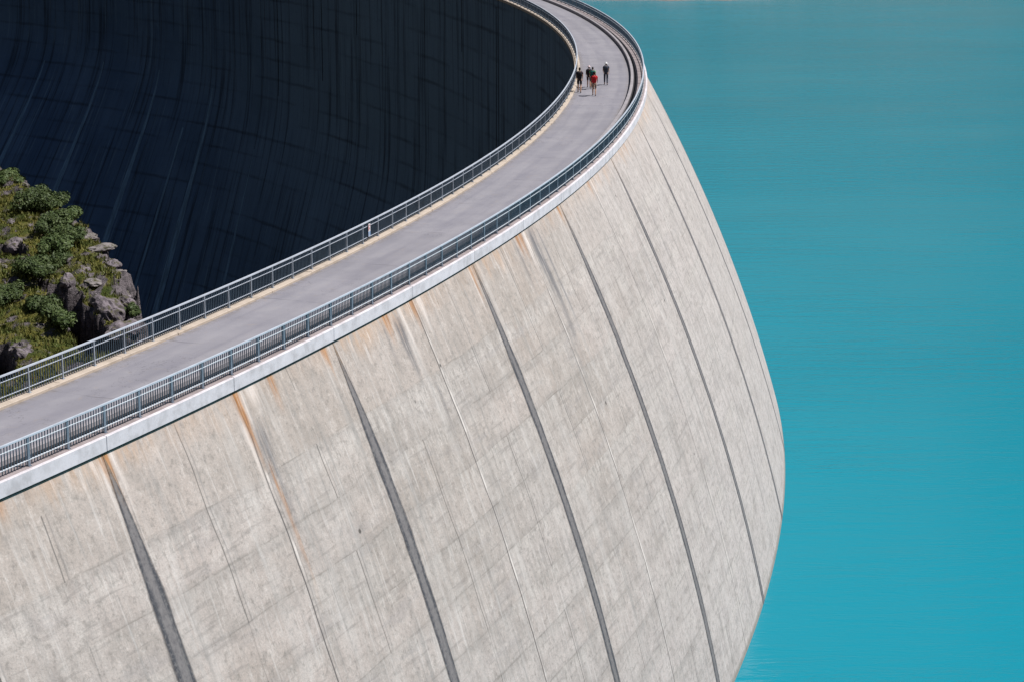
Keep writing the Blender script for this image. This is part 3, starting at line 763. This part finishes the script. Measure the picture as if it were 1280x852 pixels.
boulder(106, 290, .75, 1.3, .26, -.4, 11, 'long pale rock slab on the ridge right of the shrubs', M_ROCKP)
boulder(126, 302, .65, 1.2, .28, -.7, 12, 'pale rock outcrop at the corner of the ridge', M_ROCKP)
boulder(141, 318, .55, 1.1, .35, .2, 13, 'cracked dark rock on the cliff edge below the corner outcrop')
boulder(146, 337, .45, 1.1, .26, -.3, 14, 'smooth pale rock on the cliff edge below the cracked rock', M_ROCKP)
boulder(153, 354, .5, 1.3, .3, .2, 15, 'layered rock on the cliff edge right of the wooden post')
boulder(157, 371, .5, 1.3, .4, .5, 16, 'grey rock at the cliff edge above the tiny shrub')
boulder(30, 233, .4, .6, .22, .5, 17, 'flat pale rock on the ridge near the far left', M_ROCKP)
boulder(3, 343, .35, .5, .12, .5, 18, 'pale flat stone in the grass at the left edge', M_ROCKP)
boulder(116, 352, .55, 1.0, .2, .4, 19, 'flat pale stone set in the stony path', M_ROCKP)
# marker post
x, y = spur_pt(143, 353); z = surf(x, y)
mp = empty('marker_post', (x, y, z)); tag(mp, 'short pale marker post standing in the grass near the cliff edge', 'post')
b = MB(); b.box(-.05, .05, -.05, .05, -.1, .58); b.build('shaft', mat_plain('post_wood', (.34, .29, .28), .8), mp)
b = MB(); b.box(-.062, .062, -.062, .062, .58, .62); b.build('cap', mat_plain('post_cap', (.10, .09, .09), .7), mp)

# ------------------------------------------------------------------ hikers
def skin_mesh(nodes, edges, sub=2, smooth=True):
    me = bpy.data.meshes.new('tmp'); me.from_pydata([n[0] for n in nodes], edges, [])
    o = bpy.data.objects.new('tmp', me); C.objects.link(o)
    mo = o.modifiers.new('s', 'SKIN'); mo.use_smooth_shade = True
    for i, n in enumerate(nodes):
        sv = me.skin_vertices[0].data[i]; r = n[1]; sv.radius = r if isinstance(r, tuple) else (r, r)
        sv.use_root = (i == 0)
    s = o.modifiers.new('u', 'SUBSURF'); s.levels = sub; s.render_levels = sub
    dg = bpy.context.evaluated_depsgraph_get(); ev = o.evaluated_get(dg)
    m2 = bpy.data.meshes.new_from_object(ev)
    V = [tuple(v.co) for v in m2.vertices]; F = [tuple(p.vertices) for p in m2.polygons]
    bpy.data.objects.remove(o); bpy.data.meshes.remove(me); bpy.data.meshes.remove(m2)
    return V, F
def head_mesh(c, yaw=0.):
    bm = bmesh.new(); bmesh.ops.create_uvsphere(bm, u_segments=20, v_segments=16, radius=1.)
    for v in bm.verts:
        x, y, z = v.co; s = Vector((x*.076, y*.098, z*.118))
        if z < 0: s.x *= 1 + z*.28; s.y *= 1 + z*.12
        if y > .8 and abs(x) < .25 and -.35 < z < .15: s.y += .022*(1-abs(x)*3)        # nose
        if y > .75 and .0 < z < .3 and .2 < abs(x) < .5: s.y -= .008                      # eye sockets
        if y > .7 and z < -.75: s.y += .012                                               # chin
        if abs(x) > .93 and -.3 < z < .2: s.x *= 1.14                                     # ears
        v.co = s
    V = [tuple(Matrix.Rotation(yaw, 3, 'Z') @ v.co + Vector(c)) for v in bm.verts]; F = [tuple(q.index for q in f.verts) for f in bm.faces]
    bm.free(); return V, F
def merge(parts):
    V = []; F = []
    for v, f in parts: b = len(V); V += v; F += [tuple(b+i for i in q) for q in f]
    return V, F
def pm(name, c, rough=.8): return mat_plain(name, c, rough, .2, 0., .35, 12.)
M_SKIN = pm('skin', (.42, .25, .17), .6); M_SHOE = pm('hiking_shoe', (.05, .04, .035)); M_HAIR = pm('dark_hair', (.02, .015, .012))
def person(px, py, height, stride, lab, shirt, shorts, long_legs, hat, hatc, pack, arms=(.3, -.3), yaw=0., lean=.06):
    d = px2ray(px, py); t = CAM_H/-d.z; x, y = d.x*t, d.y*t
    ph = math.atan2(y-CY, x-CX)
    root = empty('person', (x, y, 0.), ph + yaw)
    k_ = height/1.75; root.scale = (k_, k_, k_)
    tag(root, lab, 'person', 'hikers on the dam crest')
    # local: +Y is walking direction (tangent of the crest), X right
    f = stride*1.45
    hipz, kneez = .92, .49
    L = [(-.10, 0, hipz), (-.105, f*.42+.05, kneez), (-.11, f*.55, .085), (-.115, f*.55+.15, .035)]
    Rr = [(.10, 0, hipz), (.105, -f*.15+.08, kneez), (.11, -f*.75, .11), (.115, -f*.75+.14, .04)]
    yl = lean
    nodes = [((0, 0, .96), (.145, .105)), ((0, yl*.4, 1.12), (.135, .095)), ((0, yl*.8, 1.30), (.165, .105)), ((0, yl, 1.43), (.12, .085)), ((0, yl*1.1, 1.50), .052), ((0, yl*1.2, 1.58), .05)]
    edges = [(0, 1), (1, 2), (2, 3), (3, 4), (4, 5)]
    def chain(start, pts):
        p = start
        for c, r in pts: nodes.append((c, r)); edges.append((p, len(nodes)-1)); p = len(nodes)-1
        return p
    for q in (L, Rr): chain(0, [(q[0], .09), ((q[0][0], (q[0][1]+q[1][1])/2, (hipz+kneez)/2), .075), (q[1], .056), ((q[1][0], q[1][1]*.55+q[2][1]*.45-.015, .33), .056), (q[2], .038), (q[3], (.036, .028))])
    hands = []
    for sx, sw in ((-1, arms[0]), (1, arms[1])):
        sh = (sx*.19, yl, 1.42); el = (sx*.235, yl - .04 + sw*.25, 1.14); wr = (sx*.225, yl + .06 + sw*.75, .93 + abs(sw)*.14)
        chain(3, [(sh, .06), ((sx*.215, yl-.02+sw*.12, 1.28), .048), (el, .038), (wr, (.026, .02))]); hands.append((sx, wr, el))
    body = [skin_mesh(nodes, edges)]
    for sx, wr, el in hands:
        w0 = Vector(wr); dr = (w0 - Vector(el)).normalized(); side = Vector((0, 1, 0)) - dr*dr.y; side.normalize(); inn = Vector((-sx, 0, 0))
        palm = w0 + dr*.05; hn = [(tuple(w0), (.024, .018)), (tuple(w0+dr*.045), (.022, .036)), (tuple(w0+dr*.09), (.018, .038))]
        body.append(skin_mesh(hn, [(0, 1), (1, 2)], 1))
        for j, (o_, ln) in enumerate(((-.030, .062), (-.010, .075), (.010, .080), (.030, .072))):
            b0 = w0 + dr*.08 + side*o_; b1 = b0 + dr*ln*.55 + inn*.006; b2 = b1 + dr*ln*.45 + inn*.022
            body.append(skin_mesh([(tuple(b0), .009), (tuple(b1), .0085), (tuple(b2), .007)], [(0, 1), (1, 2)], 1))
        b0 = w0 + dr*.03 + side*.03; b1 = b0 + side*.025 + dr*.03; b2 = b1 + dr*.03 + inn*.012
        body.append(skin_mesh([(tuple(b0), .011), (tuple(b1), .010), (tuple(b2), .008)], [(0, 1), (1, 2)], 1))
    hc = (0, yl*1.25+.01, 1.645); body.append(head_mesh(hc))
    V, F = merge(body); mesh_obj('body', V, F, M_SKIN, root, True, world=False)
    # shirt with sleeves
    n2 = [((0, 0, .93), (.165, .125)), ((0, yl*.4, 1.12), (.155, .115)), ((0, yl*.8, 1.30), (.183, .122)), ((0, yl, 1.44), (.13, .095))]; e2 = [(0, 1), (1, 2), (2, 3)]
    for sx, sw in ((-1, arms[0]), (1, arms[1])):
        n2.append(((sx*.19, yl, 1.425), .073)); e2.append((3, len(n2)-1)); n2.append(((sx*.218, yl-.02+sw*.13, 1.26), .064)); e2.append((len(n2)-2, len(n2)-1))
    V, F = skin_mesh(n2, e2); mesh_obj('shirt', V, F, shirt, root, True, world=False)
    # trousers or shorts
    n3 = [((0, 0, .98), (.158, .12)), ((0, 0, .90), (.16, .12))]; e3 = [(0, 1)]
    for q in (L, Rr):
        n3.append((q[0], .105)); e3.append((1, len(n3)-1)); kx, ky, kz = q[1]
        n3.append(((kx, ky*.9, kz+.06), .082)); e3.append((len(n3)-2, len(n3)-1))
        if long_legs: n3.append(((q[2][0], q[2][1], q[2][2]+.05), .058)); e3.append((len(n3)-2, len(n3)-1))
    V, F = skin_mesh(n3, e3); mesh_obj('trousers' if long_legs else 'shorts', V, F, shorts, root, True, world=False)
    for q in (L, Rr):
        V, F = skin_mesh([((q[2][0], q[2][1]-.03, q[2][2]-.03), (.05, .05)), ((q[2][0], q[2][1]+.05, max(.04, q[2][2]-.045)), (.05, .042)), ((q[3][0], q[3][1]+.02, .04), (.045, .033))], [(0, 1), (1, 2)])
        V = [(a, b, max(c, .003)) for a, b, c in V]; mesh_obj('shoe', V, F, M_SHOE, root, True, world=False)
    # hair, hat
    bm = bmesh.new(); bmesh.ops.create_uvsphere(bm, u_segments=18, v_segments=12, radius=1.)
    bmesh.ops.delete(bm, geom=[v for v in bm.verts if v.co.z < -.45 or (v.co.y > .45 and v.co.z < .35)], context='VERTS')
    V = [(v.co.x*.084+hc[0], v.co.y*.106+hc[1]-.006, v.co.z*.125+hc[2]+.006) for v in bm.verts]; bm.verts.index_update(); F = [tuple(q.index for q in f.verts) for f in bm.faces]; bm.free()
    mesh_obj('hair', V, F, M_HAIR, root, True, world=False)
    if hat:
        V = []; F = []; prof_ = [(.0, .135), (.05, .130), (.085, .095), (.095, .045), (.15 if hat == 'brim' else .10, .035), (.15 if hat == 'brim' else .10, .028), (.09, .036)]
        nn = 20
        for r_, z_ in prof_:
            for i in range(nn):
                a = 2*pi*i/nn; ex = .07 if (hat == 'cap' and r_ >= .10 and sin(a) > .3) else 0
                V.append((hc[0] + r_*cos(a), hc[1] + (r_*1.12+ex)*sin(a), hc[2] + z_ + .01))
        for j in range(len(prof_)-1):
            for i in range(nn): a, b = j*nn+i, j*nn+(i+1) % nn; F.append((a, b, b+nn, a+nn))
        mesh_obj('hat', V, F, hatc, root, True, world=False)
    if pack:
        bm = bmesh.new(); bmesh.ops.create_cube(bm, size=1.); bmesh.ops.subdivide_edges(bm, edges=bm.edges[:], cuts=4, use_grid_fill=True)
        for v in bm.verts:
            x_, y_, z_ = v.co*2; l = (abs(x_)**4 + abs(y_)**4 + abs(z_)**4)**.25; x_, y_, z_ = x_/l, y_/l, z_/l
            b_ = 1 + .12*math.sin(z_*3)*(1 if y_ < 0 else 0)
            v.co = Vector((x_*.19, y_*.135*b_ - .245 + yl*.7, z_*.27 + 1.24))
        V = [tuple(v.co) for v in bm.verts]; F = [tuple(q.index for q in f.verts) for f in bm.faces]; bm.free()
        pk = mesh_obj('backpack', V, F, pack, root, True, world=False)
        b = MB()
        for sx in (-1, 1):
            b.tube((sx*.10, yl-.13, 1.46), (sx*.11, yl+.0, 1.555), .018, n=6); b.tube((sx*.11, yl+.0, 1.555), (sx*.12, yl+.135, 1.40), .018, n=6); b.tube((sx*.12, yl+.135, 1.40), (sx*.15, yl+.05, 1.08), .016, n=6); b.tube((sx*.15, yl+.05, 1.08), (sx*.13, yl-.13, 1.03), .014, n=6)
        b.build('strap', pm('pack_strap', (.03, .03, .035)), pk)
        b = MB(); b.box(-.10, .10, yl*.7-.40, yl*.7-.34, 1.02, 1.22); b.build('pocket', pack, pk)
    return root
black = pm('black_cloth', (.022, .018, .024)); maroon = pm('dark_maroon_cloth', (.060, .028, .038)); navy = pm('navy_cloth', (.035, .045, .085)); teal = pm('teal_cloth', (.02, .13, .12)); green = pm('bright_green_cloth', (.16, .42, .17))
red = pm('red_pack_cloth', (.52, .03, .035)); khaki = pm('khaki_cloth', (.26, .20, .17)); grey = pm('grey_cloth', (.30, .31, .36)); white = pm('white_cloth', (.85, .85, .86)); slate = pm('slate_cloth', (.055, .065, .09)); pinkish = pm('pale_pink_cloth', (.78, .62, .64))
person(724.2, 116.0, 1.86, .34, 'tall hiker in black shirt and dark shorts walking beside the downstream railing', maroon, black, False, None, None, black, (.25, -.3))
person(736.0, 109.6, 1.64, .30, 'hiker with black backpack and pale hat, behind the one with the red backpack', navy, maroon, False, 'brim', pinkish, black, (-.25, .3))
person(740.6, 111.6, 1.66, .26, 'dark haired hiker in bright green top, partly hidden behind the red backpack', green, navy, False, None, None, teal, (.3, -.25), .05)
person(742.6, 120.0, 1.76, .30, 'hiker nearest the camera carrying a red backpack over khaki shorts', red, khaki, False, 'cap', black, red, (-.3, .3))
person(757.3, 106.4, 1.72, .24, 'hiker in dark clothes and white hat walking alone nearest the lake side', slate, slate, True, 'brim', white, slate, (.28, -.28))

# ------------------------------------------------------------------ camera, sky, sun
cam = bpy.data.cameras.new('camera'); co = bpy.data.objects.new('camera', cam); C.objects.link(co)
cam.sensor_width = 36.; cam.lens = FPX/1280*36.; cam.clip_start = .5; cam.clip_end = 20000
co.location = (0, 0, CAM_H); co.rotation_euler = (pi/2 - PITCH, 0, 0); bpy.context.scene.camera = co
w = bpy.data.worlds.new('World'); bpy.context.scene.world = w; w.use_nodes = True
nt_ = w.node_tree; sky = nt_.nodes.new('ShaderNodeTexSky'); sky.sky_type = 'NISHITA'; sky.sun_disc = False
sky.sun_elevation = SUN_EL; sky.sun_rotation = pi/2 - SUN_AZ; sky.altitude = 2200; sky.dust_density = .4; sky.ozone_density = 1.5
bg = nt_.nodes['Background']; nt_.links.new(sky.outputs[0], bg.inputs[0]); bg.inputs[1].default_value = .05
sl = bpy.data.lights.new('sun', 'SUN'); sl.energy = 4.9; sl.angle = rad(.53); sl.color = (1., .965, .92)
so = bpy.data.objects.new('sun', sl); C.objects.link(so)
dirv = Vector((cos(SUN_EL)*cos(SUN_AZ), cos(SUN_EL)*sin(SUN_AZ), sin(SUN_EL))); so.rotation_euler = dirv.to_track_quat('Z', 'Y').to_euler(); so.location = dirv*300
sc = bpy.context.scene
sc.cycles.max_bounces = 5; sc.cycles.diffuse_bounces = 3; sc.cycles.glossy_bounces = 3
sc.view_settings.view_transform = 'Standard'; sc.view_settings.look = 'None'; sc.view_settings.exposure = .22; sc.view_settings.gamma = 1.
